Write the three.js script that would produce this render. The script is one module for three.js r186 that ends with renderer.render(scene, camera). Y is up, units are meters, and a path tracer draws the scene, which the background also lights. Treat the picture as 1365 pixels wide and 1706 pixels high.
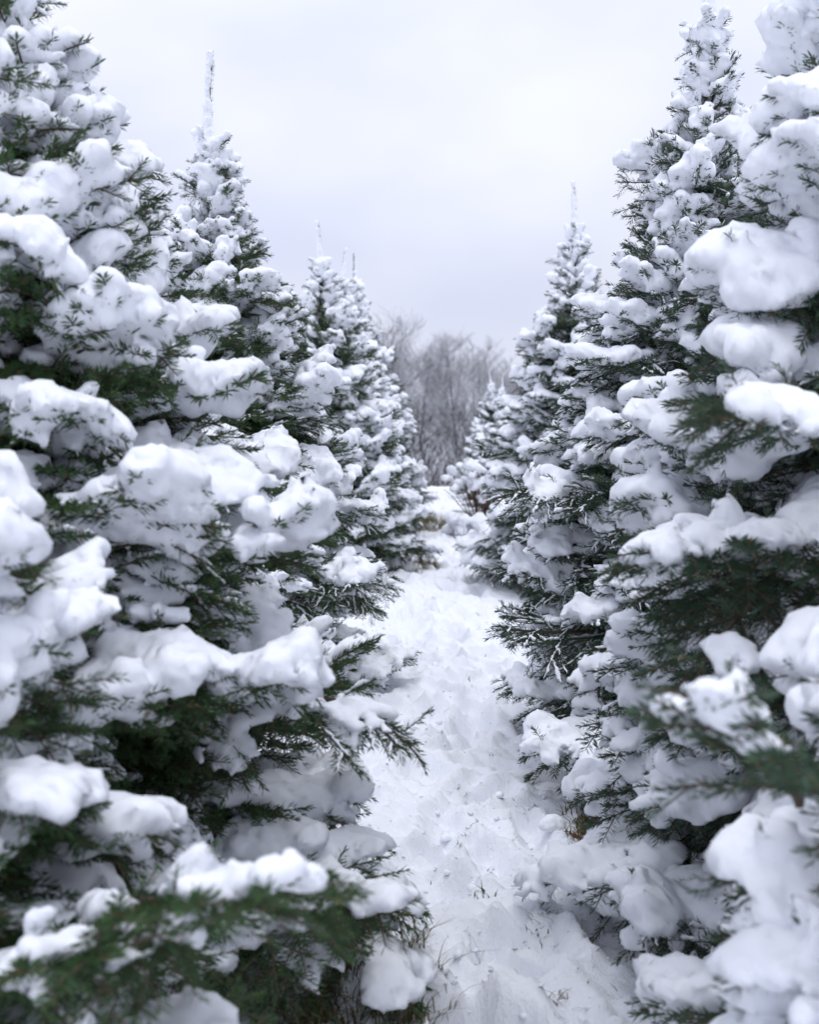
import * as THREE from 'three';
import { ImprovedNoise } from 'three/addons/math/ImprovedNoise.js';
import { mergeGeometries } from 'three/addons/utils/BufferGeometryUtils.js';

// ───────────────────────── camera, sky, sun, exposure ─────────────────────────
const scene = new THREE.Scene();
const renderer = new THREE.WebGLRenderer({ antialias: true });
renderer.toneMapping = THREE.LinearToneMapping;
renderer.toneMappingExposure = 1.0;
renderer.shadowMap.enabled = true;
const FPX = 2059, HORIZON = 680, EYE = 1.2;         // focal length and horizon in photograph pixels
const camera = new THREE.PerspectiveCamera(45, 820 / 1024, 0.05, 600);
camera.position.set(0, EYE, 0);
camera.rotation.set(-Math.atan((853 - HORIZON) / FPX), 0, 0);
camera.focus = 3.8;
camera.userData.fStop = 4.0;
scene.add(camera);

const noise = new ImprovedNoise();
const N3 = (x, y, z) => noise.noise(x + 31.7, y + 11.3, z + 57.1);
const fbm = (x, y, z, o = 3) => { let s = 0, a = 1, t = 0; for (let i = 0; i < o; i++) { s += a * N3(x, y, z); t += a; a *= 0.5; x *= 2.03; y *= 2.03; z *= 2.03; } return s / t; };
const clamp = THREE.MathUtils.clamp, lerp = THREE.MathUtils.lerp, sstep = THREE.MathUtils.smoothstep;
function rngOf(seed) { let a = seed >>> 0; return () => { a = (a + 0x6D2B79F5) | 0; let t = Math.imul(a ^ (a >>> 15), 1 | a); t = (t + Math.imul(t ^ (t >>> 7), 61 | t)) ^ t; return ((t ^ (t >>> 14)) >>> 0) / 4294967296; }; }

{ // overcast sky: brighter overhead, soft cloud masses all round
  const W = 1024, H = 512, data = new Float32Array(W * H * 4), rs = rngOf(3);
  // thin places in the cloud all round, where it is brighter; one of them above the right row
  const brights = [[-Math.PI / 2 + 0.105, 0.19, 0.1, 0.055, 0.09], [-Math.PI / 2 + 0.04, 0.14, 0.09, 0.03, 0.05], [-Math.PI / 2 - 0.24, 0.36, 0.2, 0.09, 0.07]];
  for (let i = 0; i < 40; i++) brights.push([-Math.PI / 2 + 0.5 + rs() * 5.28, 0.08 + 0.9 * rs(), 0.1 + 0.2 * rs(), 0.04 + 0.08 * rs(), 0.04 + 0.05 * rs()]);
  for (let j = 0; j < H; j++) {
    const el = ((j + 0.5) / H - 0.5) * Math.PI, s = Math.sin(el);
    for (let i = 0; i < W; i++) {
      const az = ((i + 0.5) / W - 0.5) * 2 * Math.PI, x = Math.cos(el) * Math.cos(az), z = Math.cos(el) * Math.sin(az);
      const grad = 0.815 + 0.3 * Math.pow(Math.max(0, s), 0.85);
      const c = fbm(x * 4.4 + 4, s * 8.5, z * 4.4, 4), c2 = fbm(x * 2.1 - 7, s * 4 + 3, z * 2.1, 3);
      let glow = 0; for (const [ca, ce, wa, we, am] of brights) { const da = Math.atan2(Math.sin(az - ca), Math.cos(az - ca)) / wa, de = (el - ce) / we; glow += am * Math.exp(-da * da - de * de); }
      const m = grad * (1 + 0.12 * c + 0.08 * c2 + glow), white = clamp(0.4 + c * 1.6 + glow * 5, 0, 1);
      const k = (j * W + i) * 4;
      const below = s < 0 ? 0.9 : 1;
      data[k] = m * below * lerp(0.87, 0.945, white); data[k + 1] = m * below * lerp(0.925, 0.977, white); data[k + 2] = m * below * lerp(1.145, 1.11, white); data[k + 3] = 1;
    }
  }
  const t = new THREE.DataTexture(data, W, H, THREE.RGBAFormat, THREE.FloatType);
  t.mapping = THREE.EquirectangularReflectionMapping; t.magFilter = t.minFilter = THREE.LinearFilter; t.wrapS = THREE.RepeatWrapping; t.needsUpdate = true;
  scene.background = t; scene.environment = t;
}
const sun = new THREE.DirectionalLight(new THREE.Color().setRGB(1, 0.985, 0.97), 1.15);
sun.position.set(1.5, 22, -7); sun.castShadow = true; sun.shadow.radius = 60;
sun.shadow.mapSize.set(2048, 2048);
Object.assign(sun.shadow.camera, { left: -25, right: 25, top: 25, bottom: -25, near: 1, far: 80 });
scene.add(sun, sun.target); sun.target.position.set(0, 0, -10);

// ───────────────────────── helpers ─────────────────────────
const used = new Map();
function numbered(n) { const k = used.get(n) || 0; used.set(n, k + 1); return k ? `${n}_${String(k).padStart(3, '0')}` : n; }
function tag(o, label, category, group, kind) { Object.assign(o.userData, { label, category }); if (group) o.userData.group = group; if (kind) o.userData.kind = kind; return o; }
function mesh(name, geo, mat, parent) { const m = new THREE.Mesh(geo, mat); m.name = name; m.castShadow = m.receiveShadow = true; if (parent) parent.add(m); return m; }
function geom(pos, idx, nor, col, uv) {
  const g = new THREE.BufferGeometry();
  g.setAttribute('position', new THREE.BufferAttribute(pos instanceof Float32Array ? pos : new Float32Array(pos), 3));
  if (idx) g.setIndex(new THREE.BufferAttribute(idx instanceof Uint32Array ? idx : new Uint32Array(idx), 1));
  if (nor) g.setAttribute('normal', new THREE.BufferAttribute(new Float32Array(nor), 3)); 
  if (col) g.setAttribute('color', new THREE.BufferAttribute(new Float32Array(col), 3));
  if (uv) g.setAttribute('uv', new THREE.BufferAttribute(new Float32Array(uv), 2));
  if (!nor) g.computeVertexNormals();
  return g;
}
const V = (x, y, z) => new THREE.Vector3(x, y, z);
// tube along points with radii; sides small
function tubeInto(out, pts, radii, sides, color) {
  const base = out.pos.length / 3, t = V(), a = V(), b = V(), up = V(0, 1, 0);
  for (let i = 0; i < pts.length; i++) {
    t.subVectors(pts[Math.min(i + 1, pts.length - 1)], pts[Math.max(i - 1, 0)]).normalize();
    up.set(0, 1, 0); if (Math.abs(t.y) > 0.9) up.set(1, 0, 0);
    a.crossVectors(t, up).normalize(); b.crossVectors(a, t);
    for (let k = 0; k < sides; k++) {
      const an = k / sides * 2 * Math.PI, c = Math.cos(an), s = Math.sin(an), nx = a.x * c + b.x * s, ny = a.y * c + b.y * s, nz = a.z * c + b.z * s;
      out.pos.push(pts[i].x + nx * radii[i], pts[i].y + ny * radii[i], pts[i].z + nz * radii[i]); out.nor.push(nx, ny, nz);
      if (out.col) out.col.push(...color);
    }
  }
  for (let i = 0; i < pts.length - 1; i++) for (let k = 0; k < sides; k++) {
    const p = base + i * sides + k, q = base + i * sides + (k + 1) % sides;
    out.idx.push(p, p + sides, q, q, p + sides, q + sides);
  }
}

// ───────────────────────── materials ─────────────────────────
function grainTexture(size, seed, f) {
  const d = new Uint8Array(size * size * 4);
  for (let j = 0; j < size; j++) for (let i = 0; i < size; i++) { const v = clamp(f(i / size, j / size), 0, 1) * 255; const k = (j * size + i) * 4; d[k] = d[k + 1] = d[k + 2] = v; d[k + 3] = 255; }
  const t = new THREE.DataTexture(d, size, size); t.wrapS = t.wrapT = THREE.RepeatWrapping; t.magFilter = t.minFilter = THREE.LinearFilter; t.needsUpdate = true; return t;
}
const snowGrain = (() => { // tileable-enough fine snow grain over one metre
  const r = rngOf(5), S = 1024, base = new Float32Array(S * S);
  for (let i = 0; i < S * S; i++) base[i] = r();
  const at = (i, j) => base[((j + S) % S) * S + ((i + S) % S)];
  return grainTexture(S, 0, (u, v) => { const i = Math.round(u * S), j = Math.round(v * S); const per = (f) => { const x = u * f, y = v * f, ix = Math.floor(x), iy = Math.floor(y), fx = x - ix, fy = y - iy, sx = fx * fx * (3 - 2 * fx), sy = fy * fy * (3 - 2 * fy), q = (a, b) => at(((a % f) + f) % f * 7 + f, ((b % f) + f) % f * 11 + f * 3); return lerp(lerp(q(ix, iy), q(ix + 1, iy), sx), lerp(q(ix, iy + 1), q(ix + 1, iy + 1), sx), sy); }; return 0.25 * at(i, j) + 0.3 * per(256) + 0.25 * per(96) + 0.2 * per(40); });
})();
const SNOW = [0.86, 0.88, 0.925];
const snowMat = new THREE.MeshStandardMaterial({ color: new THREE.Color().setRGB(...SNOW), roughness: 0.92 });
const groundMat = new THREE.MeshStandardMaterial({ color: new THREE.Color().setRGB(...SNOW), roughness: 0.92, bumpMap: snowGrain, bumpScale: 0.004 });
const needleMat = new THREE.MeshStandardMaterial({ vertexColors: true, roughness: 0.62, side: THREE.DoubleSide });
const woodMat = new THREE.MeshStandardMaterial({ color: new THREE.Color().setRGB(0.085, 0.06, 0.042), roughness: 0.9 });
const barkMat = new THREE.MeshStandardMaterial({ color: new THREE.Color().setRGB(0.075, 0.06, 0.05), roughness: 0.95, bumpMap: snowGrain, bumpScale: 0.01 });
const grassMat = new THREE.MeshStandardMaterial({ vertexColors: true, roughness: 0.8, side: THREE.DoubleSide });
const grayBark = new THREE.MeshStandardMaterial({ color: new THREE.Color().setRGB(0.13, 0.105, 0.1), roughness: 0.95 });

// ───────────────────────── ground ─────────────────────────
const prints = (() => { // trodden footprints and scuffs along the path
  const r = rngOf(77), out = [];
  for (let i = 0; i < 420; i++) {
    const d = 2 + 17 * Math.pow(r(), 1.15), x = (r() + r() + r() - 1.5) * 0.62 + 0.13;
    out.push({ x, z: -d, a: (r() - 0.5) * 1.1 + (r() < 0.25 ? 1.5 : 0), l: 0.10 + 0.09 * r(), w: 0.045 + 0.035 * r(), h: 0.024 + 0.034 * r() });
  }
  return out;
})();
const cellOf = (x, z) => Math.floor(x / 0.5) * 1000 + Math.floor(z / 0.5), printGrid = new Map();
for (const p of prints) for (let a = -1; a <= 1; a++) for (let b = -1; b <= 1; b++) { const k = cellOf(p.x + a * 0.5, p.z + b * 0.5); if (!printGrid.has(k)) printGrid.set(k, []); printGrid.get(k).push(p); }
function terrain(x, z) {
  const d = -z;
  let h = 0;
  if (d > 17) { const e = d - 17; h -= e < 10 ? 0.009 * e * e : 0.9 + (e - 10) * 0.09; }
  if (d > 42) h += 9.5 * sstep(d, 42, 125);
  h += 0.05 * fbm(x * 0.5, 3, z * 0.5, 2);
  const far = sstep(d, 18, 30);
  if (far > 0) h += far * 0.3 * fbm(x * 0.1, 9, z * 0.1, 2);
  return h;
}
const puff = (n) => Math.sqrt(n * n + 0.02);
function groundHeight(x, z) {
  let h = terrain(x, z);
  const near = 1 - sstep(-z, 16, 24);
  if (near <= 0 || Math.abs(x) > 4) return h;
  const path = Math.exp(-Math.pow((x - 0.13) / 0.75, 4));
  const wx = x + 0.02 * N3(x * 8, 21, z * 8), wz = z + 0.02 * N3(x * 8, 27, z * 8);
  h += near * (0.02 * fbm(x * 3.2, 1, z * 3.2, 2) + 0.016 * puff(N3(wx * 5.5, 2, wz * 5.5)) + (0.25 + 0.75 * path) * (0.03 * puff(N3(wx * 12, 5, wz * 12)) + 0.026 * puff(N3(wx * 26, 8, wz * 26)) + 0.013 * N3(wx * 52, 8, wz * 52) + 0.008 * sstep(N3(wx * 17, 15, wz * 17), 0.1, 0.5)));
  const list = printGrid.get(cellOf(x, z));
  if (list) for (const p of list) {
    const dx = x - p.x, dz = z - p.z, ca = Math.cos(p.a), sa = Math.sin(p.a), u = (dx * sa + dz * ca) / p.l, v = (dx * ca - dz * sa) / p.w;
    const q = Math.sqrt(u * u + v * v) + 0.22 * N3(x * 18, 4, z * 18);
    if (q < 1.9) h += near * (-p.h * (1 - sstep(q, 0.45, 1.1)) + 0.3 * p.h * Math.exp(-Math.pow((q - 1.25) / 0.3, 2)));
  }
  return h;
}
{
  const xs = [], zs = [];
  for (let x = 0, s = 0.018; x < 180;) { xs.push(x); x += s; if (x > 0.95) s *= 1.13; }
  const X = [...xs.slice(1).reverse().map((v) => -v), ...xs].map((v) => v + 0.1);
  for (let d = -14; d < 1.6; d += d < 0 ? 1 : 0.2) zs.push(d);
  for (let d = 1.6, s = 0.014; d < 260;) { zs.push(d); d += s; s = d < 20 ? Math.max(0.014, 0.0042 * d) : s * 1.12; }
  const nx = X.length, nz = zs.length, pos = new Float32Array(nx * nz * 3), uv = new Float32Array(nx * nz * 2), idx = new Uint32Array((nx - 1) * (nz - 1) * 6);
  for (let j = 0, k = 0; j < nz; j++) for (let i = 0; i < nx; i++, k++) { const x = X[i], z = -zs[j]; pos[k * 3] = x; pos[k * 3 + 1] = groundHeight(x, z); pos[k * 3 + 2] = z; uv[k * 2] = x * 1.7; uv[k * 2 + 1] = z * 1.7; }
  for (let j = 0, q = 0; j < nz - 1; j++) for (let i = 0; i < nx - 1; i++) { const a = j * nx + i, b = a + 1, c = a + nx, d = c + 1; idx[q++] = a; idx[q++] = b; idx[q++] = c; idx[q++] = b; idx[q++] = d; idx[q++] = c; }
  const g = mesh('ground', geom(pos, idx, null, null, uv), groundMat, scene);
  tag(g, 'trodden snow covering the lane between the fir rows', 'snowy ground', null, 'structure');
  console.log('ground tris', idx.length / 3);
}

// ───────────────────────── snow: smooth lumps meshed from a density field ─────────────────────────
let field = new Float32Array(1 << 16), cellVert = new Int32Array(1 << 16), triTotal = 0;
// samples: flat array [x,y,z,R,w ...] in the piece's own axes; up: local up vector
function snowGeometry(samples, cell, up, rough = 0.16, seed = 0) {
  const n = samples.length / 5; if (!n) return null;
  let x0 = 1e9, y0 = 1e9, z0 = 1e9, x1 = -1e9, y1 = -1e9, z1 = -1e9;
  for (let i = 0; i < n; i++) { const k = i * 5, R = samples[k + 3]; x0 = Math.min(x0, samples[k] - R); x1 = Math.max(x1, samples[k] + R); y0 = Math.min(y0, samples[k + 1] - R); y1 = Math.max(y1, samples[k + 1] + R); z0 = Math.min(z0, samples[k + 2] - R); z1 = Math.max(z1, samples[k + 2] + R); }
  x0 -= cell * 1.5; y0 -= cell * 1.5; z0 -= cell * 1.5;
  const nx = Math.ceil((x1 - x0) / cell) + 2, ny = Math.ceil((y1 - y0) / cell) + 2, nz = Math.ceil((z1 - z0) / cell) + 2, total = nx * ny * nz;
  if (field.length < total) { field = new Float32Array(total * 1.3 | 0); cellVert = new Int32Array(total * 1.3 | 0); }
  field.fill(0, 0, total);
  for (let i = 0; i < n; i++) {
    const k = i * 5, cx = samples[k], cy = samples[k + 1], cz = samples[k + 2], R = samples[k + 3], w = samples[k + 4], iR2 = 1 / (R * R);
    const ia = Math.max(0, Math.ceil((cx - R - x0) / cell)), ib = Math.min(nx - 1, Math.floor((cx + R - x0) / cell)), ja = Math.max(0, Math.ceil((cy - R - y0) / cell)), jb = Math.min(ny - 1, Math.floor((cy + R - y0) / cell)), ka = Math.max(0, Math.ceil((cz - R - z0) / cell)), kb = Math.min(nz - 1, Math.floor((cz + R - z0) / cell));
    for (let c = ka; c <= kb; c++) for (let b = ja; b <= jb; b++) {
      let o = (c * ny + b) * nx + ia; const dy = y0 + b * cell - cy, dz = z0 + c * cell - cz;
      for (let a = ia; a <= ib; a++, o++) {
        const dx = x0 + a * cell - cx, v = dx * up.x + dy * up.y + dz * up.z;
        let q = dx * dx + dy * dy + dz * dz; if (v < 0) q += v * v * 2.2;
        q *= iR2; if (q < 1) { const m = (1 - q) * (1 - q) * w; field[o] += m * m; }
      }
    }
  }
  const s = seed * 3.7;
  for (let c = 0, o = 0; c < nz; c++) for (let b = 0; b < ny; b++) for (let a = 0; a < nx; a++, o++) { let f = field[o]; if (f > 0) { f = field[o] = Math.sqrt(f); } if (f > 0.2 && f < 1.2) { const X = x0 + a * cell, Y = y0 + b * cell, Z = z0 + c * cell; field[o] = f * (1 + rough * (1.3 * N3(X * 14 + s, Y * 14, Z * 14) + 1.3 * N3(X * 29, Y * 29 + s, Z * 29) + 1.7 * N3(X * 57, Y * 57, Z * 57 + s))); } }
  const iso = 0.45, pos = [], nor = [], idx = [], sx = 1, sy = nx, sz = nx * ny;
  for (let c = 0; c < nz - 1; c++) for (let b = 0; b < ny - 1; b++) for (let a = 0; a < nx - 1; a++) {
    const o = (c * ny + b) * nx + a;
    const f0 = field[o] - iso, f1 = field[o + sx] - iso, f2 = field[o + sy] - iso, f3 = field[o + sy + sx] - iso, f4 = field[o + sz] - iso, f5 = field[o + sz + sx] - iso, f6 = field[o + sz + sy] - iso, f7 = field[o + sz + sy + sx] - iso;
    const m = (f0 > 0) + (f1 > 0) + (f2 > 0) + (f3 > 0) + (f4 > 0) + (f5 > 0) + (f6 > 0) + (f7 > 0);
    if (m === 0 || m === 8) { cellVert[o] = -1; continue; }
    let px = 0, py = 0, pz = 0, e = 0, t;
    if (f0 > 0 !== f1 > 0) { px += f0 / (f0 - f1); e++; } if (f2 > 0 !== f3 > 0) { px += f2 / (f2 - f3); py++; e++; } if (f4 > 0 !== f5 > 0) { px += f4 / (f4 - f5); pz++; e++; } if (f6 > 0 !== f7 > 0) { px += f6 / (f6 - f7); py++; pz++; e++; }
    if (f0 > 0 !== f2 > 0) { py += f0 / (f0 - f2); e++; } if (f1 > 0 !== f3 > 0) { py += f1 / (f1 - f3); px++; e++; } if (f4 > 0 !== f6 > 0) { py += f4 / (f4 - f6); pz++; e++; } if (f5 > 0 !== f7 > 0) { py += f5 / (f5 - f7); px++; pz++; e++; }
    if (f0 > 0 !== f4 > 0) { pz += f0 / (f0 - f4); e++; } if (f1 > 0 !== f5 > 0) { pz += f1 / (f1 - f5); px++; e++; } if (f2 > 0 !== f6 > 0) { pz += f2 / (f2 - f6); py++; e++; } if (f3 > 0 !== f7 > 0) { pz += f3 / (f3 - f7); px++; py++; e++; }
    px /= e; py /= e; pz /= e;
    cellVert[o] = pos.length / 3;
    pos.push(x0 + (a + px) * cell, y0 + (b + py) * cell, z0 + (c + pz) * cell);
    let gx = lerp(lerp(f1 - f0, f3 - f2, py), lerp(f5 - f4, f7 - f6, py), pz), gy = lerp(lerp(f2 - f0, f3 - f1, px), lerp(f6 - f4, f7 - f5, px), pz), gz = lerp(lerp(f4 - f0, f5 - f1, px), lerp(f6 - f2, f7 - f3, px), py);
    t = -1 / (Math.hypot(gx, gy, gz) || 1); gx *= t; gy *= t; gz *= t;
    { const X = pos[pos.length - 3] * 83 + s, Y = pos[pos.length - 2] * 83, Z = pos[pos.length - 1] * 83; gx += 0.42 * N3(X, Y, Z); gy += 0.42 * N3(X + 40, Y + 9, Z); gz += 0.42 * N3(X, Y + 50, Z + 17); const pk = pos.length, bump = cell * 0.34 * N3(X * 1.3 + 5, Y * 1.3, Z * 1.3 + 8); pos[pk - 3] += gx * bump; pos[pk - 2] += gy * bump; pos[pk - 1] += gz * bump; t = 1 / Math.hypot(gx, gy, gz); nor.push(gx * t, gy * t, gz * t); }
  }
  for (let c = 1; c < nz - 1; c++) for (let b = 1; b < ny - 1; b++) for (let a = 1; a < nx - 1; a++) {
    const o = (c * ny + b) * nx + a, f = field[o] > iso;
    if (f !== field[o + sx] > iso) { const p = cellVert[o - sy - sz], q = cellVert[o - sz], r = cellVert[o], u = cellVert[o - sy]; f ? idx.push(p, q, r, p, r, u) : idx.push(p, r, q, p, u, r); }
    if (f !== field[o + sy] > iso) { const p = cellVert[o - sx - sz], q = cellVert[o - sz], r = cellVert[o], u = cellVert[o - sx]; f ? idx.push(p, r, q, p, u, r) : idx.push(p, q, r, p, r, u); }
    if (f !== field[o + sz] > iso) { const p = cellVert[o - sx - sy], q = cellVert[o - sy], r = cellVert[o], u = cellVert[o - sx]; f ? idx.push(p, q, r, p, r, u) : idx.push(p, r, q, p, u, r); }
  }
  if (!idx.length) return null;
  triTotal += idx.length / 3;
  return { pos, nor, idx };
}
// the separate lumps of one meshed field, largest first
function lumps(g) {
  if (!g) return [];
  const n = g.pos.length / 3, root = new Int32Array(n).map((_, i) => i), find = (i) => { while (root[i] !== i) i = root[i] = root[root[i]]; return i; };
  for (let i = 0; i < g.idx.length; i += 3) { const a = find(g.idx[i]); root[find(g.idx[i + 1])] = a; root[find(g.idx[i + 2])] = a; }
  const by = new Map();
  for (let i = 0; i < g.idx.length; i += 3) { const k = find(g.idx[i]); let l = by.get(k); if (!l) by.set(k, l = { pos: [], nor: [], idx: [], map: new Map() }); for (let q = 0; q < 3; q++) { const v = g.idx[i + q]; let m = l.map.get(v); if (m === undefined) { l.map.set(v, m = l.pos.length / 3); l.pos.push(g.pos[v * 3], g.pos[v * 3 + 1], g.pos[v * 3 + 2]); l.nor.push(g.nor[v * 3], g.nor[v * 3 + 1], g.nor[v * 3 + 2]); } l.idx.push(m); } }
  return [...by.values()].sort((a, b) => b.idx.length - a.idx.length);
}
function joined(list) { const o = { pos: [], nor: [], idx: [] }; for (const l of list) { const b = o.pos.length / 3; for (const v of l.pos) o.pos.push(v); for (const v of l.nor) o.nor.push(v); for (const v of l.idx) o.idx.push(v + b); } return o; }

// ───────────────────────── fir sprays: a library of branch skeletons with their needles ─────────────────────────
function needlesInto(out, pts, r, density, green, lenN = 0.0235, lift = 0.25) {
  const t = V(), side = V(), up = V(), d = V(), p = V();
  for (let i = 0; i < pts.length - 1; i++) {
    t.subVectors(pts[i + 1], pts[i]); const L = t.length(); if (L < 1e-5) continue; t.divideScalar(L);
    side.set(t.z, 0, -t.x); if (side.lengthSq() < 0.02) side.set(1, 0, 0); side.normalize(); up.crossVectors(side, t).normalize(); if (up.y < 0) up.negate();
    const n = Math.max(1, Math.round(L * density)), last = i === pts.length - 2;
    for (let k = 0; k < n; k++) {
      const u = (k + r()) / n, an = (r() < 0.5 ? 0 : Math.PI) + (r() - 0.5) * 2.3, c = Math.cos(an), s = Math.sin(an) * 0.8 + lift;
      const fwd = 0.28 + 0.4 * r() + (last ? u * 0.7 : 0), l = lenN * (0.75 + 0.45 * r()) * (last ? 1 - 0.25 * u : 1);
      d.set(0, 0, 0).addScaledVector(side, c).addScaledVector(up, s).normalize().addScaledVector(t, fwd).normalize();
      p.copy(pts[i]).addScaledVector(t, u * L);
      const wx = t.y * d.z - t.z * d.y, wy = t.z * d.x - t.x * d.z, wz = t.x * d.y - t.y * d.x, wl = 0.00145 / (Math.hypot(wx, wy, wz) || 1);
      const b = out.pos.length / 3, m = 0.55, g = 0.65 + 0.7 * r(), blue = r();
      out.pos.push(p.x, p.y, p.z, p.x + d.x * l * m + wx * wl, p.y + d.y * l * m + wy * wl, p.z + d.z * l * m + wz * wl, p.x + d.x * l * m - wx * wl, p.y + d.y * l * m - wy * wl, p.z + d.z * l * m - wz * wl, p.x + d.x * l, p.y + d.y * l - 0.001, p.z + d.z * l);
      out.idx.push(b, b + 1, b + 2, b + 1, b + 3, b + 2);
      const dry = r() < 0.035, cr = dry ? 0.13 * g : green[0] * g * (1 - 0.15 * blue), cg = dry ? 0.075 * g : green[1] * g, cb = dry ? 0.03 * g : green[2] * g * (0.8 + 0.6 * blue);
      for (let q = 0; q < 4; q++) out.col.push(cr, cg, cb);
    }
  }
}
function spray(L, droop, r, green, density) {
  const shoots = [];   // {pts, order, tip}
  const mainN = 7, main = [];
  const zb = (r() - 0.5) * 0.16, lift = 0.28 * r();
  for (let i = 0; i <= mainN; i++) { const t = i / mainN; main.push(V(L * t * (1 - 0.12 * droop * t), L * (0.05 * t - droop * 0.55 * t * t + lift * t * t * t), zb * L * t * t + 0.012 * (r() - 0.5))); }
  shoots.push({ pts: main, order: 0 });
  const at = (pts, t) => { const f = t * (pts.length - 1), i = Math.min(pts.length - 2, Math.floor(f)); return pts[i].clone().lerp(pts[i + 1], f - i); };
  const dirAt = (pts, t) => { const i = Math.min(pts.length - 2, Math.floor(t * (pts.length - 1))); return pts[i + 1].clone().sub(pts[i]).normalize(); };
  const grow = (o, d, l, sag, n) => { const pts = [o.clone()], dir = d.clone(), p = o.clone(); for (let i = 0; i < n; i++) { dir.y -= sag / n; dir.normalize(); p.addScaledVector(dir, l / n); pts.push(p.clone()); } return pts; };
  const Y = V(0, 1, 0);
  const step = 0.054;
  for (let s = Math.max(0.05, L * 0.16); s < L - 0.02; s += step * (0.8 + 0.4 * r())) {
    const t = s / L;
    for (const sd of [-1, 1]) {
      if (r() < 0.08) continue;
      const l2 = Math.min(0.4, (L * (1 - t) * 0.62 + 0.055) * (0.7 + 0.5 * r()));
      const d = dirAt(main, t); d.applyAxisAngle(Y, sd * (0.82 + 0.25 * (r() - 0.5))); d.y += 0.5 * (r() - 0.45); d.normalize();
      const sec = grow(at(main, t), d, l2, 0.1 + droop * 1.1 * r(), 4);
      shoots.push({ pts: sec, order: 1 });
      if (l2 > 0.11) for (let q = 0.05; q < l2 - 0.03; q += 0.056 * (0.8 + 0.5 * r())) for (const s3 of [-1, 1]) {
        if (r() < 0.22) continue;
        const l3 = Math.min(0.14, ((l2 - q) * 0.5 + 0.035) * (0.7 + 0.5 * r())), e = dirAt(sec, q / l2); e.applyAxisAngle(Y, s3 * (0.78 + 0.3 * (r() - 0.5))); e.y += 0.5 * (r() - 0.5); e.normalize();
        shoots.push({ pts: grow(at(sec, q / l2), e, l3, 0.1 + 0.3 * droop * r(), 2), order: 2 });
      }
    }
    if (r() < 0.3) { const d = dirAt(main, t); d.y += 0.9 + 0.5 * r(); d.z += (r() - 0.5) * 0.8; d.normalize(); shoots.push({ pts: grow(at(main, t), d, 0.05 + 0.06 * r(), 0.1, 2), order: 2 }); }
  }
  const wood = { pos: [], nor: [], idx: [] }, nd = { pos: [], idx: [], col: [] };
  for (const sh of shoots) {
    const o = sh.order, n = sh.pts.length;
    if (o === 0) tubeInto(wood, sh.pts, sh.pts.map((_, i) => (0.004 + 0.011 * L) * (1 - 0.85 * i / (n - 1))), 5);
    else tubeInto(wood, o === 1 ? sh.pts : [sh.pts[0], sh.pts[n - 1]], (o === 1 ? sh.pts : [0, 1]).map((_, i, a) => (o === 1 ? 0.0032 : 0.002) * (1 - 0.6 * i / (a.length - 1))), 3);
    let pts = sh.pts; if (o === 0) pts = pts.slice(1);
    needlesInto(nd, pts, r, density, green);
  }
  // light snow caught on single shoots
  const fr = { pos: [], nor: [], idx: [] };
  for (const sh of shoots) {
    if (sh.order === 0 && L > 0.3) continue;
    const n = sh.pts.length; let on = r() < 0.7;
    for (let i = 0; i < n - 1; i++) {
      const A = sh.pts[i], B = sh.pts[i + 1], l = A.distanceTo(B), m = Math.max(1, Math.round(l / 0.028));
      for (let k = 0; k < m; k++) {
        if (r() < 0.4) on = !on; if (!on) continue;
        const u0 = (k + 0.4 * r() - 0.2) / m, u1 = (k + 1 + 0.5 * r()) / m, rad = 0.0018 + 0.0048 * r() * r(), pts = [], rr = [];
        for (let q = 0; q <= 4; q++) { const p = A.clone().lerp(B, lerp(u0, u1, q / 4)); p.y += 0.003 + rad * 0.6 + 0.003 * r(); p.z += (r() - 0.5) * 0.007; p.x += (r() - 0.5) * 0.006; pts.push(p); rr.push(q === 0 || q === 4 ? 0.001 : rad * (0.5 + 1.0 * r())); }
        tubeInto(fr, pts, rr, 5);
      }
    }
  }
  return { L, shoots, frost: geom(fr.pos, fr.idx, fr.nor), wood: geom(wood.pos, wood.idx, wood.nor), needles: geom(nd.pos, nd.idx, null, nd.col), nTri: nd.idx.length / 3 };
}
const LENGTHS = [0.13, 0.2, 0.28, 0.37, 0.47, 0.58, 0.7, 0.83, 0.97];
const library = {};
function lib(kind, droop, green, seed, variants, density) {
  const r = rngOf(seed); let tri = 0;
  library[kind] = LENGTHS.map((L) => Array.from({ length: variants }, (_, k) => { const s = spray(L, droop * (0.7 + 0.6 * r()), r, green, density * (L > 0.5 ? 0.85 : 1)); tri += s.nTri; return s; }));
  console.log('library', kind, tri);
}
lib('deep', 0.55, [0.035, 0.078, 0.018], 11, 4, 640);      // deep warm green fir
lib('blue', 0.5, [0.036, 0.073, 0.033], 23, 4, 640);       // slightly bluer fir
const NEAR = (x) => x;
function pickSpray(kind, L, r) {
  let b = 0; for (let i = 1; i < LENGTHS.length; i++) if (Math.abs(LENGTHS[i] - L) < Math.abs(LENGTHS[b] - L)) b = i;
  const v = library[kind][b]; return v[Math.floor(r() * v.length) % v.length];
}

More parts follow.
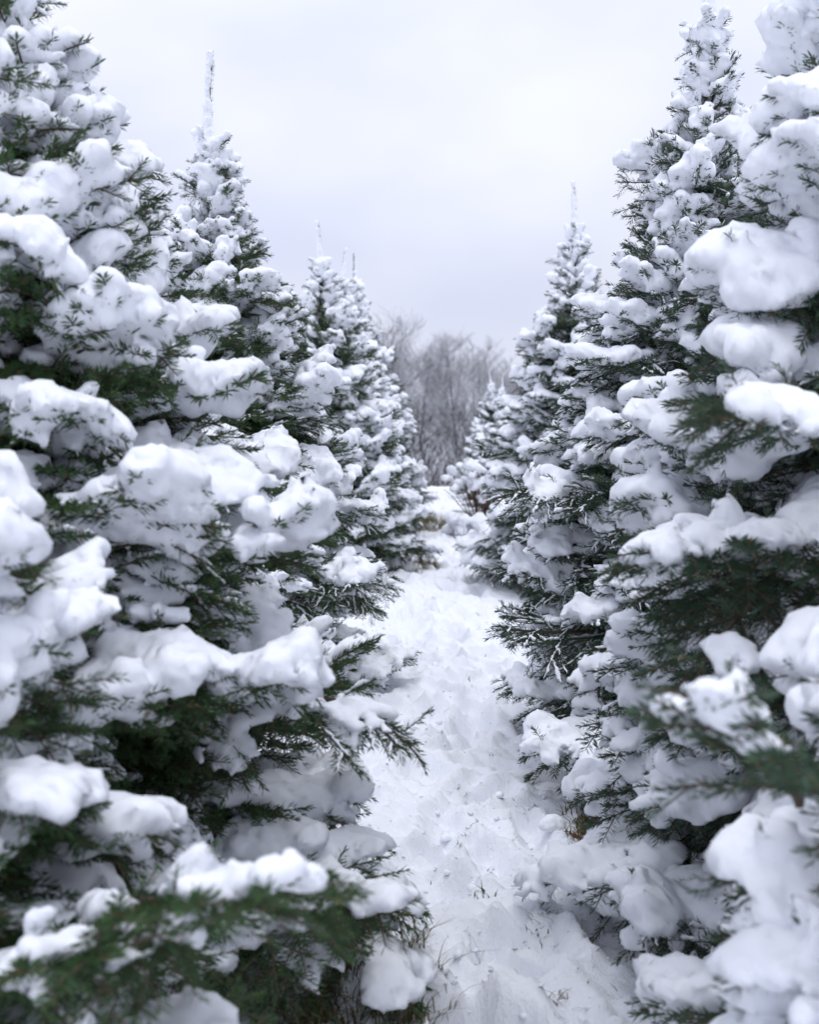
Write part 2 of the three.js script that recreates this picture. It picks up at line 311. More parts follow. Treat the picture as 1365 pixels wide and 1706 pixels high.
// ───────────────────────── a fir tree ─────────────────────────
const envelope = [[0, 0.02], [0.06, 0.1], [0.15, 0.22], [0.3, 0.45], [0.45, 0.65], [0.6, 0.81], [0.75, 0.95], [0.88, 1], [1, 0.92]];
const profile = (u) => { for (let i = 1; i < envelope.length; i++) if (u <= envelope[i][0]) { const [a, p] = envelope[i - 1], [b, q] = envelope[i]; return lerp(p, q, (u - a) / (b - a)); } return 0.9; };
const basis = new THREE.Matrix4(), tmp = V();
function addBranch(tree, o, sp, origin, yaw, tilt, scale, r, roll = 0) {
  const br = mesh('branch', sp.wood, woodMat, tree);
  br.position.copy(origin); br.rotation.set(roll, yaw, tilt, 'YXZ'); br.scale.setScalar(scale);
  br.rotation.order = 'YXZ'; br.updateMatrix();
  const nd = mesh('needles', sp.needles, needleMat, br); nd.userData.kind = 'stuff';
  if (r() < (typeof o.frost === 'function' ? o.frost(origin.y + Math.sin(tilt) * sp.L * scale * 0.5) : o.frost ?? 0.5)) mesh('snow_dusting', sp.frost, snowMat, br).userData.kind = 'stuff';
  // snow lying on the shoots in separate clumps
  const up = V(0, 1, 0).applyQuaternion(br.quaternion.clone().invert()), samples = [], wp = V(), off = r() * 50;
  const reach = sp.L * scale, nc = Math.max(1, Math.round((reach / (o.clump * (o.sparse ?? 0.62))) * (0.8 + 0.6 * r()))), clumps = [];
  for (let k = 0; k < nc; k++) {
    const t = k === 0 && r() < 0.75 ? 0.8 + 0.16 * r() : 0.3 + 0.66 * r(), fi = Math.min(6, Math.floor(t * 7)), c = sp.shoots[0].pts[fi].clone().lerp(sp.shoots[0].pts[fi + 1], t * 7 - fi);
    c.z += (r() + r() - 1) * sp.L * 0.5 * (1.05 - t) * 1.3;
    wp.copy(c).applyMatrix4(br.matrix);
    const load = o.load(wp, Math.hypot(wp.x, wp.z), yaw) + (fbm(wp.x * 3 + o.seed * 5, wp.y * 3, wp.z * 3, 2)) * 0.5;
    if (r() > load) continue;
    const high = 1 - 0.13 * sstep(wp.y, 1.35, 1.8) * (o.slimTop ?? 1);
    clumps.push({ c, rho: 1.2 * high * o.clump * (r() < 0.28 ? 0.4 + 0.3 * r() : 0.62 + 0.62 * r()) / scale, R: high * o.R * (0.7 + 0.45 * r()) * (0.75 + 0.35 * Math.min(1.1, load)) });
  }
  if (clumps.length) for (const sh of sp.shoots) {
    const n = sh.pts.length;
    let len = 0; for (let i = 0; i < n - 1; i++) len += sh.pts[i].distanceTo(sh.pts[i + 1]);
    if (sh.order === 2 && r() < 0.3) continue;
    const m = Math.max(2, Math.round(len * scale / Math.max(0.018, o.R * 0.42))), fat = 0.72 + 0.5 * r();
    for (let k = 1; k <= m; k++) {
      const t = k / m; if (sh.order === 0 && t < 0.2) continue;
      const f = t * (n - 1), i = Math.min(n - 2, Math.floor(f)); tmp.copy(sh.pts[i]).lerp(sh.pts[i + 1], f - i);
      let w = 0, R = 0;
      for (const q of clumps) { const e = 1 - tmp.distanceToSquared(q.c) / (q.rho * q.rho); if (e > w) { w = e; R = q.R; } }
      if (w < 0.12) continue;
      w = Math.min(1, 0.45 + 0.75 * w) * (t > 0.9 ? 0.75 : 1); R = R * fat * (0.78 + 0.44 * r()) / scale;
      tmp.addScaledVector(up, R * 0.34);
      samples.push(tmp.x, tmp.y, tmp.z, R, w);
    }
  }
  for (const l of lumps(snowGeometry(samples, o.cell * 1.1 / scale, up, o.rough ?? 0.42, off))) if (l.idx.length > 200) tree.userData.lumps.push([l, br]);
  return br;
}
function addLeader(tree, o, base, h, r, lean) {
  const green = o.kind === 'blue' ? [0.036, 0.073, 0.033] : [0.035, 0.078, 0.018];
  const grow = (x, z, len, out) => { const pts = []; for (let i = 0; i <= 6; i++) { const t = i / 6; pts.push(V(x * out * (t - 0.45 * t * t) + lean[0] * t * t + 0.007 * (r() - 0.5), len * t * (out ? 0.85 : 1), z * out * (t - 0.45 * t * t) + lean[1] * t + 0.007 * (r() - 0.5))); } return pts; };
  const shoots = [grow(0, 0, h, 0)];
  for (let k = 0; k < 4; k++) { const a = k * 1.57 + r(); shoots.push(grow(Math.cos(a), Math.sin(a), h * 0.2 * (0.7 + 0.5 * r()), 0.12 + 0.05 * r())); }
  const wood = { pos: [], nor: [], idx: [] }, nd = { pos: [], idx: [], col: [] }, s = [];
  shoots.forEach((pts, k) => {
    tubeInto(wood, pts, pts.map((_, i) => (k ? 0.0042 : 0.0062) * (1 - 0.11 * i)), 5);
    needlesInto(nd, pts, r, 800, green, 0.021, 0);
    const len = k ? h * 0.2 : h;
    for (let i = 0; i < len / 0.011; i++) { const t = i * 0.011 / len, f = Math.min(5.999, t * 6), q = Math.floor(f), p = pts[q].clone().lerp(pts[q + 1], f - q), w = 0.82 + 0.75 * N3(i * 0.22, o.seed + k, 2) + (t < 0.2 ? 0.35 : 0); s.push(p.x - 0.009, p.y + (k ? 0.012 : 0), p.z + 0.006, 0.021 + 0.03 * Math.pow(1 - t, 3) + 0.006 * r() + (k ? 0.006 : 0), w); }
  });
  const ld = mesh('leader', geom(wood.pos, wood.idx, wood.nor), woodMat, tree); ld.position.copy(base);
  mesh('needles', geom(nd.pos, nd.idx, null, nd.col), needleMat, ld).userData.kind = 'stuff';
  for (const l of lumps(snowGeometry(s, 0.0058, V(0, 1, 0), 0.3, o.seed))) if (l.idx.length > 36) tree.userData.lumps.push([l, ld]);
}
function firTree(label, x, d, H, rmax, opt) {
  const o = { kind: 'deep', cell: 0.014, R: 0.06, clump: 0.09, load: () => 0.6, seed: 1, leader: 0.32, branches: 150, group: 'snow laden fir trees in the two rows', gain: 1, ...opt };
  const r = rngOf(o.seed * 7919 + 13), tree = new THREE.Group();
  tree.name = numbered('fir_tree'); tree.position.set(x, terrain(x, -d), -d); scene.add(tree);
  tag(tree, label, 'fir tree', o.group); tree.userData.lumps = [];
  const body = H - o.leader, wood = { pos: [], nor: [], idx: [] };
  const tp = []; for (let i = 0; i <= 8; i++) tp.push(V(0.02 * N3(i, o.seed, 3), -0.05 + (body + 0.05) * i / 8, 0.02 * N3(i, o.seed, 9)));
  tubeInto(wood, tp, tp.map((_, i) => 0.006 + 0.034 * H / 2.5 * (1 - i / 8)), 9);
  mesh('trunk', geom(wood.pos, wood.idx, wood.nor), barkMat, tree);
  addLeader(tree, o, tp[8], o.leader, r, o.lean ?? [0.05 * (r() - 0.5), 0.02]);
  // branches spiral up the trunk, closer together near the top
  const before = triTotal;
  for (let i = 0; i < o.branches; i++) {
    const u = Math.pow((i + 0.5 * r()) / o.branches, 0.92), h = lerp(0.1, body - 0.03, u), env = profile(1 - h / body) * rmax;
    const yaw = i * 2.399963 + (r() - 0.5) * 0.5, v = h / body;
    const tilt = lerp(0.06, 1.1, Math.pow(v, 1.7)) + (r() - 0.5) * (0.4 + 0.25 * v);
    const inner = r() < 0.2 ? 0.7 : 1;
    let L = Math.max(0.1, env / Math.max(0.45, Math.cos(tilt * 0.8)) * (0.78 + 0.34 * r() + (v > 0.7 ? 0.3 * (r() - 0.45) : 0)) * inner);
    const sp = pickSpray(o.kind, L, r);
    const hb = Math.max(0.05, h - Math.sin(tilt) * L * 0.55 * (v < 0.9 ? 1 : 0.6));
    addBranch(tree, o, sp, V(0, hb, 0), yaw, tilt, L / sp.L, r, (r() + r() - 1) * 0.75);
  }
  for (let i = 0; i < o.branches * 0.55; i++) { // short inner boughs that keep the heart of the crown dark
    const h = lerp(0.12, body * 0.82, Math.pow((i + r()) / (o.branches * 0.55), 0.95)), L = Math.max(0.13, profile(1 - h / body) * rmax * (0.5 + 0.22 * r())), sp = pickSpray(o.kind, L, r);
    addBranch(tree, { ...o, load: () => -1, frost: 0 }, sp, V(0, h, 0), i * 2.399963 + 1.1, (r() - 0.4) * 0.9, L / sp.L, r);
  }
  // the larger lumps are parts of their branch; the crumbs of each branch stay together
  const all = tree.userData.lumps.sort((a, b) => b[0].idx.length - a[0].idx.length), crumbs = new Map(); delete tree.userData.lumps;
  all.forEach(([l, br], i) => { if (i < 290) mesh('snow_clump', geom(l.pos, l.idx, l.nor), snowMat, br); else { if (!crumbs.has(br)) crumbs.set(br, []); crumbs.get(br).push(l); } });
  for (const [br, list] of crumbs) { const j = joined(list); mesh('loose_snow', geom(j.pos, j.idx, j.nor), snowMat, br).userData.kind = 'stuff'; }
  console.log(label.slice(0, 40), 'lumps', all.length, 'snow tris', triTotal - before);
  return tree;
}
function clonedTree(src, label, x, d, turn, sy, sxz) {
  const t = src.clone(); t.name = numbered('fir_tree'); t.position.set(x, terrain(x, -d), -d); t.rotation.y = turn; t.scale.set(sxz, sy, sxz);
  t.userData = { ...src.userData, label }; scene.add(t); return t;
}
const ROW = 'snow laden fir trees in the two rows';
const L1 = firTree('low blurred fir in the bottom left corner, nearest the viewer', -0.86, 1.72, 1.72, 0.72, { seed: 1, R: 0.046, clump: 0.08, cell: 0.0165, frost: 0.2, load: (p) => 0.6 + 0.8 * sstep(p.y, 0.4, 0.6), branches: 150 });
const L2 = firTree('big near fir on the left with dark green hollows low between its snow shelves', -0.83, 2.5, 2.45, 0.9, { seed: 2, R: 0.044, clump: 0.078, cell: 0.0132, branches: 165,
  load: (p) => 1.12 - 0.88 * sstep(p.y, 0.34, 0.48) * (1 - sstep(p.y, 0.64, 0.8)), frost: (y) => y < 0.75 ? 0.04 : 0.4 });
const L3 = firTree('left fir with the tall snowy leader spike standing against the sky', -0.83, 5.3, 2.68, 0.9, { seed: 3, sparse: 0.64, R: 0.04, clump: 0.068, cell: 0.0148, leader: 0.4, load: (p) => 0.75 + 0.5 * sstep(p.y, 0.3, 0.9) });
const L4 = firTree('left fir with a thin frosted leader, just behind the tall spiked one', -0.64, 9.1, 2.55, 0.85, { seed: 4, sparse: 0.62, R: 0.042, clump: 0.07, cell: 0.018, load: (p) => 1.15 + 0.2 * sstep(p.y, 0.1, 0.9) });
const R1 = firTree('low blurred fir in the bottom right corner, with bare green twigs', 0.98, 1.6, 1.85, 0.72, { seed: 5, sparse: 0.5, kind: 'blue', R: 0.047, clump: 0.078, cell: 0.0175, frost: 0.35, load: (p) => 1.25, branches: 165 });
const R2 = firTree('blurred near fir at the right edge under great round snow pillows', 1.05, 2.6, 2.9, 0.76, { seed: 6, slimTop: 0, sparse: 0.52, kind: 'blue', R: 0.052, clump: 0.088, cell: 0.0168, frost: 0.3, load: (p) => 0.72 + 0.45 * sstep(p.y, 0.5, 1.2), branches: 185 });
const R3 = firTree('tall right fir whose top leaves the frame, frosted green low down', 0.99, 4.2, 2.75, 0.74, { seed: 7, sparse: 0.62, kind: 'blue', R: 0.04, clump: 0.07, cell: 0.0143, frost: 1, load: (p) => 0.6 + 0.7 * sstep(p.y, 0.4, 0.85), branches: 180 });
const R4 = firTree('right fir ending in a white snow spike in front of the bright cloud', 1.07, 8.1, 2.65, 0.74, { seed: 8, sparse: 0.6, kind: 'blue', R: 0.042, clump: 0.072, cell: 0.0165, frost: 0.8, load: (p) => 1.1 + 0.25 * sstep(p.y, 0.3, 1) });
clonedTree(L4, 'far left fir, first of the two tips right of the thin frosted leader', -0.62, 11.4, 2.1, 1.03, 1.0);
clonedTree(R4, 'last fir of the left row, beside the bare woods', -0.58, 13.2, 4.0, 1.06, 1.15);
clonedTree(L4, 'small far right fir in front of the bare woods, left of its twin', 1.07, 16.2, 5.2, 0.66, 0.62);
clonedTree(R4, 'small far right fir in front of the bare woods, right of its twin', 1.3, 17.4, 1.0, 0.62, 0.6);
clonedTree(L3, 'young right fir half hidden behind the white spiked fir', 1.2, 12.6, 0.7, 0.64, 0.7);

// ───────────────────────── placing by photograph pixel ─────────────────────────
function rayOf(px, py) { return V((px - 682) / FPX, (853 - py) / FPX, -1).applyEuler(camera.rotation); }
function onGround(px, py) { const d = rayOf(px, py); let p; for (let i = 0, g = 0; i < 6; i++) { p = d.clone().multiplyScalar((g - EYE) / d.y); g = groundHeight(p.x, p.z); } p.y = groundHeight(p.x, p.z + EYE * 0); return p; }
function atDepth(px, py, depth) { const d = rayOf(px, py); return d.multiplyScalar(depth / -d.z).add(camera.position); }

// single low boughs that reach out towards the lane
function bough(tree, opt, base, tip, seed) {
  const r = rngOf(seed), a = base.clone().sub(tree.position), b = tip.clone().sub(tree.position), v = b.clone().sub(a), L = v.length();
  const sp = pickSpray(opt.kind, L, r);
  const o = { R: 0.042, clump: 0.062, cell: 0.012, seed, load: () => 0.3, ...opt };
  tree.userData.lumps = [];
  addBranch(tree, o, sp, a, Math.atan2(-v.z, v.x), Math.asin(v.y / L) + 0.12, L / sp.L, r);
  for (const [l, br] of tree.userData.lumps) mesh('snow_clump', geom(l.pos, l.idx, l.nor), snowMat, br);
  delete tree.userData.lumps;
}
bough(L1, { kind: 'deep', frost: 0, load: () => 0.25 }, atDepth(180, 1500, 1.62), atDepth(535, 1585, 1.32), 301);
bough(L1, { kind: 'deep', frost: 0, load: () => 0.3 }, atDepth(60, 1560, 1.66), atDepth(380, 1560, 1.38), 302);
bough(L1, { kind: 'deep', frost: 0, load: () => 0.15 }, atDepth(-60, 1560, 1.66), atDepth(250, 1690, 1.3), 303);
bough(R2, { kind: 'blue', frost: 0, load: () => 0.6 }, atDepth(1380, 930, 2.4), atDepth(1070, 945, 2.0), 304);
bough(R2, { kind: 'blue', frost: 0, load: () => 0.2 }, atDepth(1370, 900, 2.3), atDepth(1120, 1130, 1.9), 305);
bough(R2, { kind: 'blue', frost: 0, load: () => 0.2 }, atDepth(1480, 700, 2.3), atDepth(1200, 640, 1.85), 306);
bough(R1, { kind: 'blue', frost: 0, load: () => 0.5, R: 0.034, clump: 0.05 }, atDepth(1340, 1340, 1.5), atDepth(1150, 1240, 1.3), 308);
bough(R3, { kind: 'blue', load: () => 0.1, frost: 1 }, atDepth(1100, 1060, 4.0), atDepth(826, 1075, 3.75), 310);
bough(R3, { kind: 'blue', load: () => 0.1, frost: 1 }, atDepth(1080, 850, 4.1), atDepth(830, 800, 3.9), 311);
bough(L2, { kind: 'deep', frost: 0, load: () => 0.5 }, atDepth(400, 1380, 2.4), atDepth(745, 1480, 2.35), 312);
bough(L2, { kind: 'deep', frost: 0, load: () => 0.6 }, atDepth(380, 1480, 2.4), atDepth(735, 1640, 2.2), 313);
bough(L2, { kind: 'deep', load: () => 0.15, frost: 1 }, atDepth(420, 1150, 2.4), atDepth(720, 1190, 2.45), 314);

bough(R3, { kind: 'blue', load: () => 0.95, R: 0.046 }, atDepth(1130, 1190, 3.95), atDepth(872, 1262, 3.5), 315);
bough(R3, { kind: 'blue', load: () => 0.95, R: 0.046 }, atDepth(1150, 1230, 3.9), atDepth(985, 1290, 3.3), 316);;
bough(R2, { kind: 'blue', frost: 0, load: () => 0.95, R: 0.05 }, atDepth(1420, 1450, 2.5), atDepth(1030, 1520, 2.45), 318);
bough(R2, { kind: 'blue', frost: 0, load: () => 0.95, R: 0.055 }, atDepth(1440, 1180, 2.5), atDepth(1080, 1240, 2.35), 319);

// ───────────────────────── bare woods beyond the crest ─────────────────────────
const woodTwigMat = new THREE.MeshStandardMaterial({ color: new THREE.Color().setRGB(0.09, 0.08, 0.085), roughness: 0.95 });
function bareTree(seed, H) {
  const r = rngOf(seed), trunk = { pos: [], nor: [], idx: [] }, twig = { pos: [], nor: [], idx: [] }, sn = { pos: [], nor: [], idx: [] };
  const limb = (p, d, len, rad, level) => {
    const n = level === 0 ? 7 : level === 1 ? 5 : 3, pts = [p.clone()], q = p.clone(), dir = d.clone();
    for (let i = 0; i < n; i++) { dir.x += (r() - 0.5) * 0.28; dir.z += (r() - 0.5) * 0.28; dir.y += level > 0 ? 0.09 : 0; dir.normalize(); q.addScaledVector(dir, len / n); pts.push(q.clone()); }
    const rr = pts.map((_, i) => Math.max(0.0042, rad * (1 - 0.85 * i / n)));
    tubeInto(level < 2 ? trunk : twig, pts, rr, level === 0 ? 6 : 3);
    if (level > 0) { const sp = pts.map((v, i) => V(v.x, v.y + rr[i] * 0.8 + 0.006, v.z)); if (Math.abs(d.y) < 0.93 && r() < 0.6) tubeInto(sn, sp, rr.map((v) => Math.min(0.025, v * 0.6 + 0.003)), 3); }
    if (level < 3) {
      const c = level === 0 ? 19 : level === 1 ? 9 : 7;
      for (let k = 0; k < c; k++) {
        const t = level === 0 ? 0.18 + 0.8 * (k + r()) / c : 0.2 + 0.78 * (k + r()) / c, f = Math.min(n - 0.001, t * n), i = Math.floor(f), o = pts[i].clone().lerp(pts[i + 1], f - i), az = r() * 6.283, sp = 0.55 + 0.45 * r();
        const ax = pts[i + 1].clone().sub(pts[i]).normalize(), side = V(Math.cos(az), 0.15, Math.sin(az)); const nd = ax.multiplyScalar(1 - sp * 0.5).addScaledVector(side, sp).normalize();
        limb(o, nd, len * (level === 0 ? 0.42 * (1.15 - t) + 0.06 : 0.48) * (0.7 + 0.6 * r()), rr[i] * 0.55, level + 1);
      }
    }
  };
  limb(V(0, -0.2, 0), V((r() - 0.5) * 0.2, 1, (r() - 0.5) * 0.2).normalize(), H, H * 0.0085, 0);
  return [geom(trunk.pos, trunk.idx, trunk.nor), geom(twig.pos, twig.idx, twig.nor), geom(sn.pos, sn.idx, sn.nor)];
}
{
  const protos = [1, 2, 3, 4, 5].map((k) => bareTree(430 + k, 8)), r = rngOf(909);
  console.log('bare tree tris', protos.map((p) => p.reduce((t, g) => t + g.index.count / 3, 0)).join(' '));
  const put = (x, d, h, k, label, group) => {
    const t = new THREE.Group(); t.name = numbered('bare_tree'); t.position.set(x, terrain(x, -d), -d); t.rotation.y = r() * 6.28; t.scale.set(h / 8 * 0.95, h / 8, h / 8 * 0.95);
    mesh('trunk', protos[k][0], woodTwigMat, t); mesh('crown', protos[k][1], woodTwigMat, t).userData.kind = 'stuff'; mesh('snow_cover', protos[k][2], snowMat, t).userData.kind = 'stuff'; scene.add(t);
    tag(t, label, 'bare tree', group);
  };
  put(2.25, 57, 6.7, 0, 'tall bare tree with forked upright limbs in the middle of the sky gap');
  put(-0.8, 56, 7.6, 1, 'tallest bare tree of the woods, beside the last left fir');
  put(0.4, 58, 6.4, 2, 'bare grey tree between the two tallest bare trees of the woods');
  put(5.4, 60, 5.8, 3, 'bare tree rising behind the two small far right firs');
  const group = 'bare trees of the woods behind the lane';
  for (let i = 0; i < 96; i++) { const d = 58 + 48 * Math.pow(r(), 0.8), x = (r() - 0.5) * 0.62 * d; put(x, d, (5 + 2.4 * r()) * (1 - 0.016 * x), i % 5, 'leafless snow dusted tree among the woods at the end of the lane', group); }
  // undergrowth that reads as one mass
  const sh = { pos: [], nor: [], idx: [] }, ss = { pos: [], nor: [], idx: [] };
  for (let k = 0; k < 90; k++) {
    const az = r() * 6.283, L = 0.7 + 1.3 * r(), sp = 0.15 + 0.6 * r(), pts = [], o = V((r() - 0.5) * 0.8, 0, (r() - 0.5) * 0.8);
    for (let i = 0; i <= 3; i++) pts.push(V(o.x + Math.cos(az) * sp * L * i / 3 + 0.05 * r(), L * i / 3 * (1 - 0.13 * i * sp), o.z + Math.sin(az) * sp * L * i / 3 + 0.05 * r()));
    tubeInto(sh, pts, [0.012, 0.01, 0.008, 0.005], 3); if (r() < 0.5) tubeInto(ss, pts.map((p) => V(p.x, p.y + 0.016, p.z)), [0.006, 0.014, 0.014, 0.008], 3);
  }
  const gA = geom(sh.pos, sh.idx, sh.nor), gB = geom(ss.pos, ss.idx, ss.nor), n = 420, m4 = new THREE.Matrix4(), q = new THREE.Quaternion();
  const root = new THREE.Group(); root.name = 'undergrowth'; scene.add(root); tag(root, 'tangled snowy brushwood at the foot of the bare woods', 'brushwood', null, 'stuff');
  const A = new THREE.InstancedMesh(gA, woodTwigMat, n), B = new THREE.InstancedMesh(gB, snowMat, n); A.name = 'brush_stems'; B.name = 'brush_snow';
  for (let i = 0; i < n; i++) { const d = 50 + 50 * r(), x = (r() - 0.5) * 0.5 * d; q.setFromAxisAngle(V(0, 1, 0), r() * 6.28); const k = 0.8 + 0.9 * r(); m4.compose(V(x, terrain(x, -d) - 0.05, -d), q, V(k, k, k)); A.setMatrixAt(i, m4); B.setMatrixAt(i, m4); }
  for (const o of [A, B]) { o.userData.kind = 'stuff'; o.castShadow = o.receiveShadow = true; root.add(o); }
}

// ───────────────────────── grass, weeds, shrub, fallen twig, snow clods ─────────────────────────
function bladesInto(out, x, y, z, r, len, flat, tint) {
  const az = r() * 6.283, c = Math.cos(az), s = Math.sin(az), w = 0.0013 + 0.0014 * r(), lean = flat * (0.4 + 0.9 * r()), b = out.pos.length / 3, k = 0.6 + 0.8 * r(), mix = r();
  for (let i = 0; i <= 3; i++) {
    const t = i / 3, o = lean * len * t * t, h = len * (t - 0.45 * flat * t * t), ww = w * (1 - t * 0.9);
    out.pos.push(x + c * o - s * ww, y + h, z + s * o + c * ww, x + c * o + s * ww, y + h, z + s * o - c * ww);
    const col = tint(mix).map((v) => v * k); out.col.push(...col, ...col);
    if (i < 3) { const a = b + i * 2; out.idx.push(a, a + 1, a + 2, a + 1, a + 3, a + 2); }
  }
}
const grassTint = (m) => m < 0.45 ? [0.14, 0.1, 0.035] : m < 0.85 ? [0.07, 0.08, 0.022] : [0.26, 0.2, 0.1];
function grassPatch(px, py, rx, rz, n, len, label, seed) {
  const r = rngOf(seed), out = { pos: [], idx: [], col: [] }, c = onGround(px, py);
  for (let i = 0; i < n; i++) { const a = r() * 6.283, q = Math.sqrt(r()), x = c.x + Math.cos(a) * q * rx, z = c.z + Math.sin(a) * q * rz; if (N3(x * 14, seed, z * 14) < -0.2) continue; bladesInto(out, x, groundHeight(x, z) - 0.008, z, r, len * (0.5 + 0.7 * r()), 0.9, grassTint); }
  tag(mesh(numbered('grass_patch'), geom(out.pos, out.idx, null, out.col), grassMat, scene), label, 'grass', null, 'stuff');
}
grassPatch(992, 1378, 0.1, 0.2, 1500, 0.055, 'olive brown grass left bare beneath the right firs, near the fallen rusty twig', 61);
grassPatch(560, 1690, 0.26, 0.2, 1800, 0.09, 'brown grass under the hollow of the big near left fir', 62);
grassPatch(676, 950, 0.26, 0.3, 2000, 0.1, 'yellow brown grass beside the lane below the thin leadered left fir', 63);
grassPatch(699, 876, 0.3, 0.6, 2000, 0.17, 'tall tawny grass at the foot of the farthest left fir', 64);
{
  const r = rngOf(71), out = { pos: [], idx: [], col: [] };
  const tuft = (px, py, n, s) => { const c = onGround(px, py); for (let i = 0; i < n; i++) { const x = c.x + (r() - 0.5) * s, z = c.z + (r() - 0.5) * s; bladesInto(out, x, groundHeight(x, z) - 0.006, z, r, 0.014 + 0.024 * r(), 0.9, grassTint); } };
  for (const [x, y, n] of [[870, 1588, 14], [905, 1545, 26], [912, 1538, 14], [770, 1392, 12], [755, 1430, 10], [808, 1492, 14], [930, 1660, 14], [770, 1250, 8], [745, 1175, 8], [800, 1030, 8], [735, 1080, 8], [880, 1380, 10], [765, 1300, 8]]) tuft(x, y, n, 0.05);
  for (let i = 0; i < 40; i++) tuft(650 + 380 * r(), 960 + 720 * r(), 1 + Math.floor(2 * r()), 0.03);
  tag(mesh('grass_blades', geom(out.pos, out.idx, null, out.col), grassMat, scene), 'single straw coloured grass blades poking through the snow of the lane', 'grass', null, 'stuff');
}
const rustMat = new THREE.MeshStandardMaterial({ color: new THREE.Color().setRGB(0.2, 0.1, 0.06), roughness: 0.85, side: THREE.DoubleSide });
const stemMat = new THREE.MeshStandardMaterial({ color: new THREE.Color().setRGB(0.11, 0.065, 0.05), roughness: 0.9 });
{ // half buried shrub with rusty leaves
  const r = rngOf(81), c = onGround(800, 893), g = new THREE.Group(); g.name = 'dead_shrub'; g.position.copy(c); scene.add(g);
  tag(g, 'small snow smothered shrub with rust brown leaves ahead of the far right firs', 'shrub');
  const st = { pos: [], nor: [], idx: [] }, lf = { pos: [], idx: [], col: [] }, sm = [];
  for (let k = 0; k < 46; k++) {
    const az = r() * 6.283, sp = 0.15 + 0.5 * r(), L = 0.5 + 0.25 * r(), pts = [];
    for (let i = 0; i <= 4; i++) { const t = i / 4; pts.push(V(Math.cos(az) * sp * L * t * 0.85, L * (t - 0.42 * sp * t * t) + 0.0, Math.sin(az) * sp * L * t * 0.85)); }
    tubeInto(st, pts, [0.005, 0.0045, 0.004, 0.003, 0.002], 4);
    for (let q = 0; q < 26; q++) { const t = 0.45 + 0.55 * r(), f = Math.min(3.999, t * 4), i = Math.floor(f), p = pts[i].clone().lerp(pts[i + 1], f - i), a = r() * 6.283, b = lf.pos.length / 3, l = 0.02 + 0.02 * r(), e = V(Math.cos(a), r() - 0.6, Math.sin(a)).normalize(), w = V(-e.z, 0.3, e.x).multiplyScalar(l * 0.28); lf.pos.push(p.x, p.y, p.z, p.x + e.x * l * 0.5 + w.x, p.y + e.y * l * 0.5 + w.y, p.z + e.z * l * 0.5 + w.z, p.x + e.x * l * 0.5 - w.x, p.y + e.y * l * 0.5 - w.y, p.z + e.z * l * 0.5 - w.z, p.x + e.x * l, p.y + e.y * l, p.z + e.z * l); lf.idx.push(b, b + 1, b + 2, b + 1, b + 3, b + 2); }
    if (r() < 0.85) for (let i = 3; i <= 4; i++) sm.push(pts[i].x * 1.05, pts[i].y + 0.03, pts[i].z * 1.05, 0.06 + 0.03 * r(), 0.9);
    const a = r() * 6.283, q = 0.18 + 0.16 * r(); sm.push(Math.cos(a) * q, 0.04 + 0.16 * r(), Math.sin(a) * q, 0.12, 0.9);
  }
  mesh('stems', geom(st.pos, st.idx, st.nor), stemMat, g); mesh('leaves', geom(lf.pos, lf.idx), rustMat, g).userData.kind = 'stuff';
  for (const l of lumps(snowGeometry(sm, 0.018, V(0, 1, 0), 0.2, 3))) if (l.idx.length > 60) mesh('snow_clump', geom(l.pos, l.idx, l.nor), snowMat, g);
}
for (const [px, py, h, n, label, seed] of [[778, 905, 0.2, 9, 'spray of thin reddish weed stems in the snow before the rusty shrub', 91], [1005, 1330, 0.12, 8, 'thin dry weed stems above the bare grass under the right firs', 92]]) {
  const r = rngOf(seed), c = onGround(px, py), st = { pos: [], nor: [], idx: [] };
  for (let k = 0; k < n; k++) { const a = r() * 6.283, s = 0.3 + 0.9 * r(), L = h * (0.6 + 0.6 * r()), pts = []; for (let i = 0; i <= 3; i++) pts.push(V(Math.cos(a) * s * L * i / 3, L * i / 3 - 0.02, Math.sin(a) * s * L * i / 3)); tubeInto(st, pts, [0.0026, 0.0022, 0.0018, 0.0012], 4); for (let q = 0; q < 3; q++) { const b = r() * 6.283, p = pts[1 + Math.floor(r() * 2)]; tubeInto(st, [p, V(p.x + Math.cos(b) * L * 0.3, p.y + L * 0.2, p.z + Math.sin(b) * L * 0.3)], [0.0016, 0.001], 3); } }
  const m = mesh(numbered('dry_weed'), geom(st.pos, st.idx, st.nor), stemMat, scene); m.position.copy(c); tag(m, label, 'weed');
}
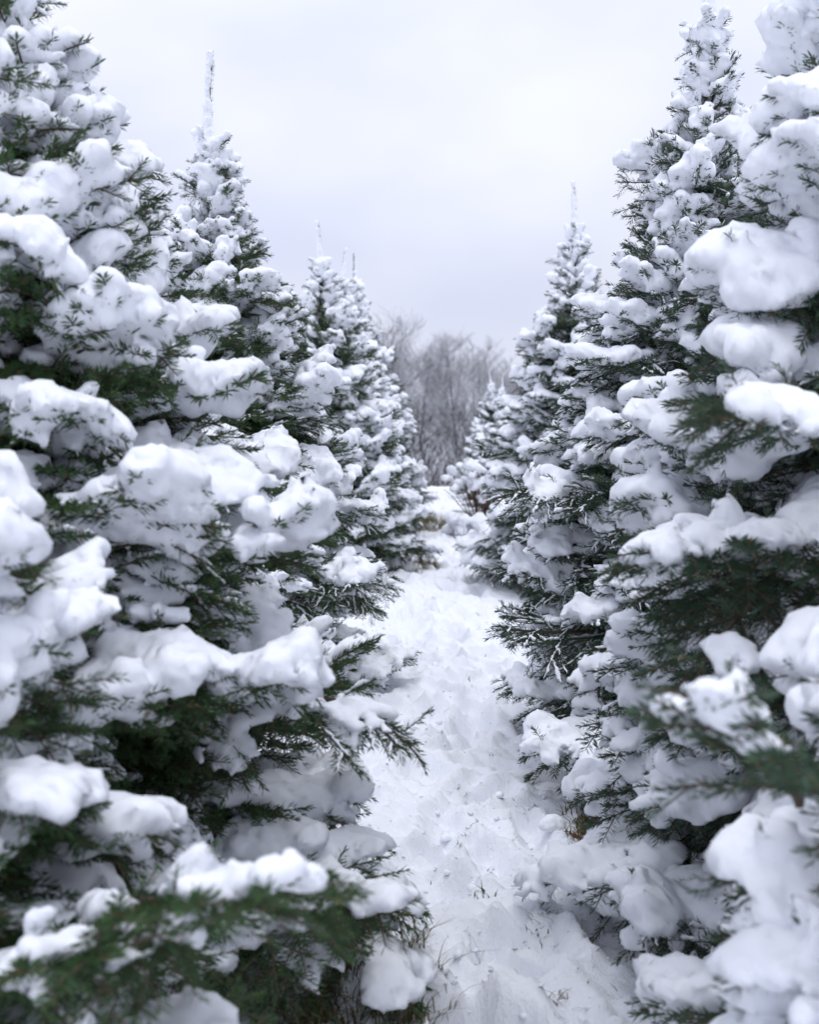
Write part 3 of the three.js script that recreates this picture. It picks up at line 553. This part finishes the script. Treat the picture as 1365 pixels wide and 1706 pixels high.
{ // fallen rusty fir twig under a cap of snow
  const r = rngOf(95), c = onGround(1022, 1436), g = new THREE.Group(); g.name = 'fallen_twig'; g.position.copy(c); g.position.y += 0.035; g.rotation.y = 2.7; scene.add(g);
  tag(g, 'rust coloured fallen fir twig capped with snow beside the bare grass', 'twig');
  const sp = spray(0.17, 0.4, r, [0.17, 0.07, 0.035], 420); for (const m of [mesh('stem', sp.wood, stemMat, g)]) m.position.x = -0.08;
  const nd = mesh('needles', sp.needles, needleMat, g); nd.position.x = -0.08; nd.userData.kind = 'stuff';
  const sm = []; for (let i = 0; i < 14; i++) sm.push(-0.05 + 0.1 * r(), 0.015 + 0.012 * r(), (r() - 0.5) * 0.05, 0.028, 0.9);
  for (const l of lumps(snowGeometry(sm, 0.009, V(0, 1, 0), 0.2, 5))) mesh('snow_cap', geom(l.pos, l.idx, l.nor), snowMat, g);
}
function clod(px, py, rad, label, group, seed) {
  const r = rngOf(seed), c = onGround(px, py), sm = []; for (let i = 0; i < 5; i++) sm.push((r() - 0.5) * rad * 0.9, rad * (0.35 + 0.4 * r()), (r() - 0.5) * rad * 0.9, rad * 1.5, 0.9);
  const l = lumps(snowGeometry(sm, rad / 5, V(0, 1, 0), 0.22, seed))[0]; if (!l) return;
  const m = mesh(numbered('snow_clod'), geom(l.pos, l.idx, l.nor), snowMat, scene); m.position.copy(c); tag(m, label, 'snow clod', group);
}
clod(1003, 1424, 0.018, 'round snow clod at the near edge of the bare olive grass', null, 31);
clod(921, 1385, 0.03, 'egg shaped snow clod at the left edge of the bare olive grass', null, 32);
{ // fine crumbs kicked loose all over the lane, too many to count
  const r = rngOf(36), o = { pos: [], nor: [], idx: [] }, base = new THREE.IcosahedronGeometry(1, 1);
  for (let i = 0; i < 900; i++) {
    const d = 2.3 + 9 * r() * r(), x = 0.13 + (r() + r() - 1) * 0.75, z = -d, y = groundHeight(x, z), R = 0.003 + 0.008 * r() * r() * r(), p = base.attributes.position, b = o.pos.length / 3, k = r() * 20;
    for (let q = 0; q < p.count; q++) { const a = p.getX(q), c = p.getY(q), e = p.getZ(q), f = R * (1 + 0.7 * N3(a * 1.3 + k, c * 1.3, e * 1.3)); o.pos.push(x + a * f * 1.3, y + c * f * 0.75 - R * 0.1, z + e * f); o.nor.push(a, c, e); o.idx.push(b + q); }
  }
  tag(mesh('loose_snow', geom(o.pos, o.idx, o.nor), snowMat, scene), 'fine crumbs of loose snow all over the trodden lane', 'snow', null, 'stuff');
}
{ const r = rngOf(35); for (let i = 0; i < 16; i++) clod(690 + 250 * r(), 1000 + 640 * r(), 0.006 + 0.007 * r(), 'small crumb of snow lying on the trodden lane', 'snow crumbs scattered along the lane', 40 + i); }
console.log('snow tris total', triTotal);
renderer.render(scene, camera);
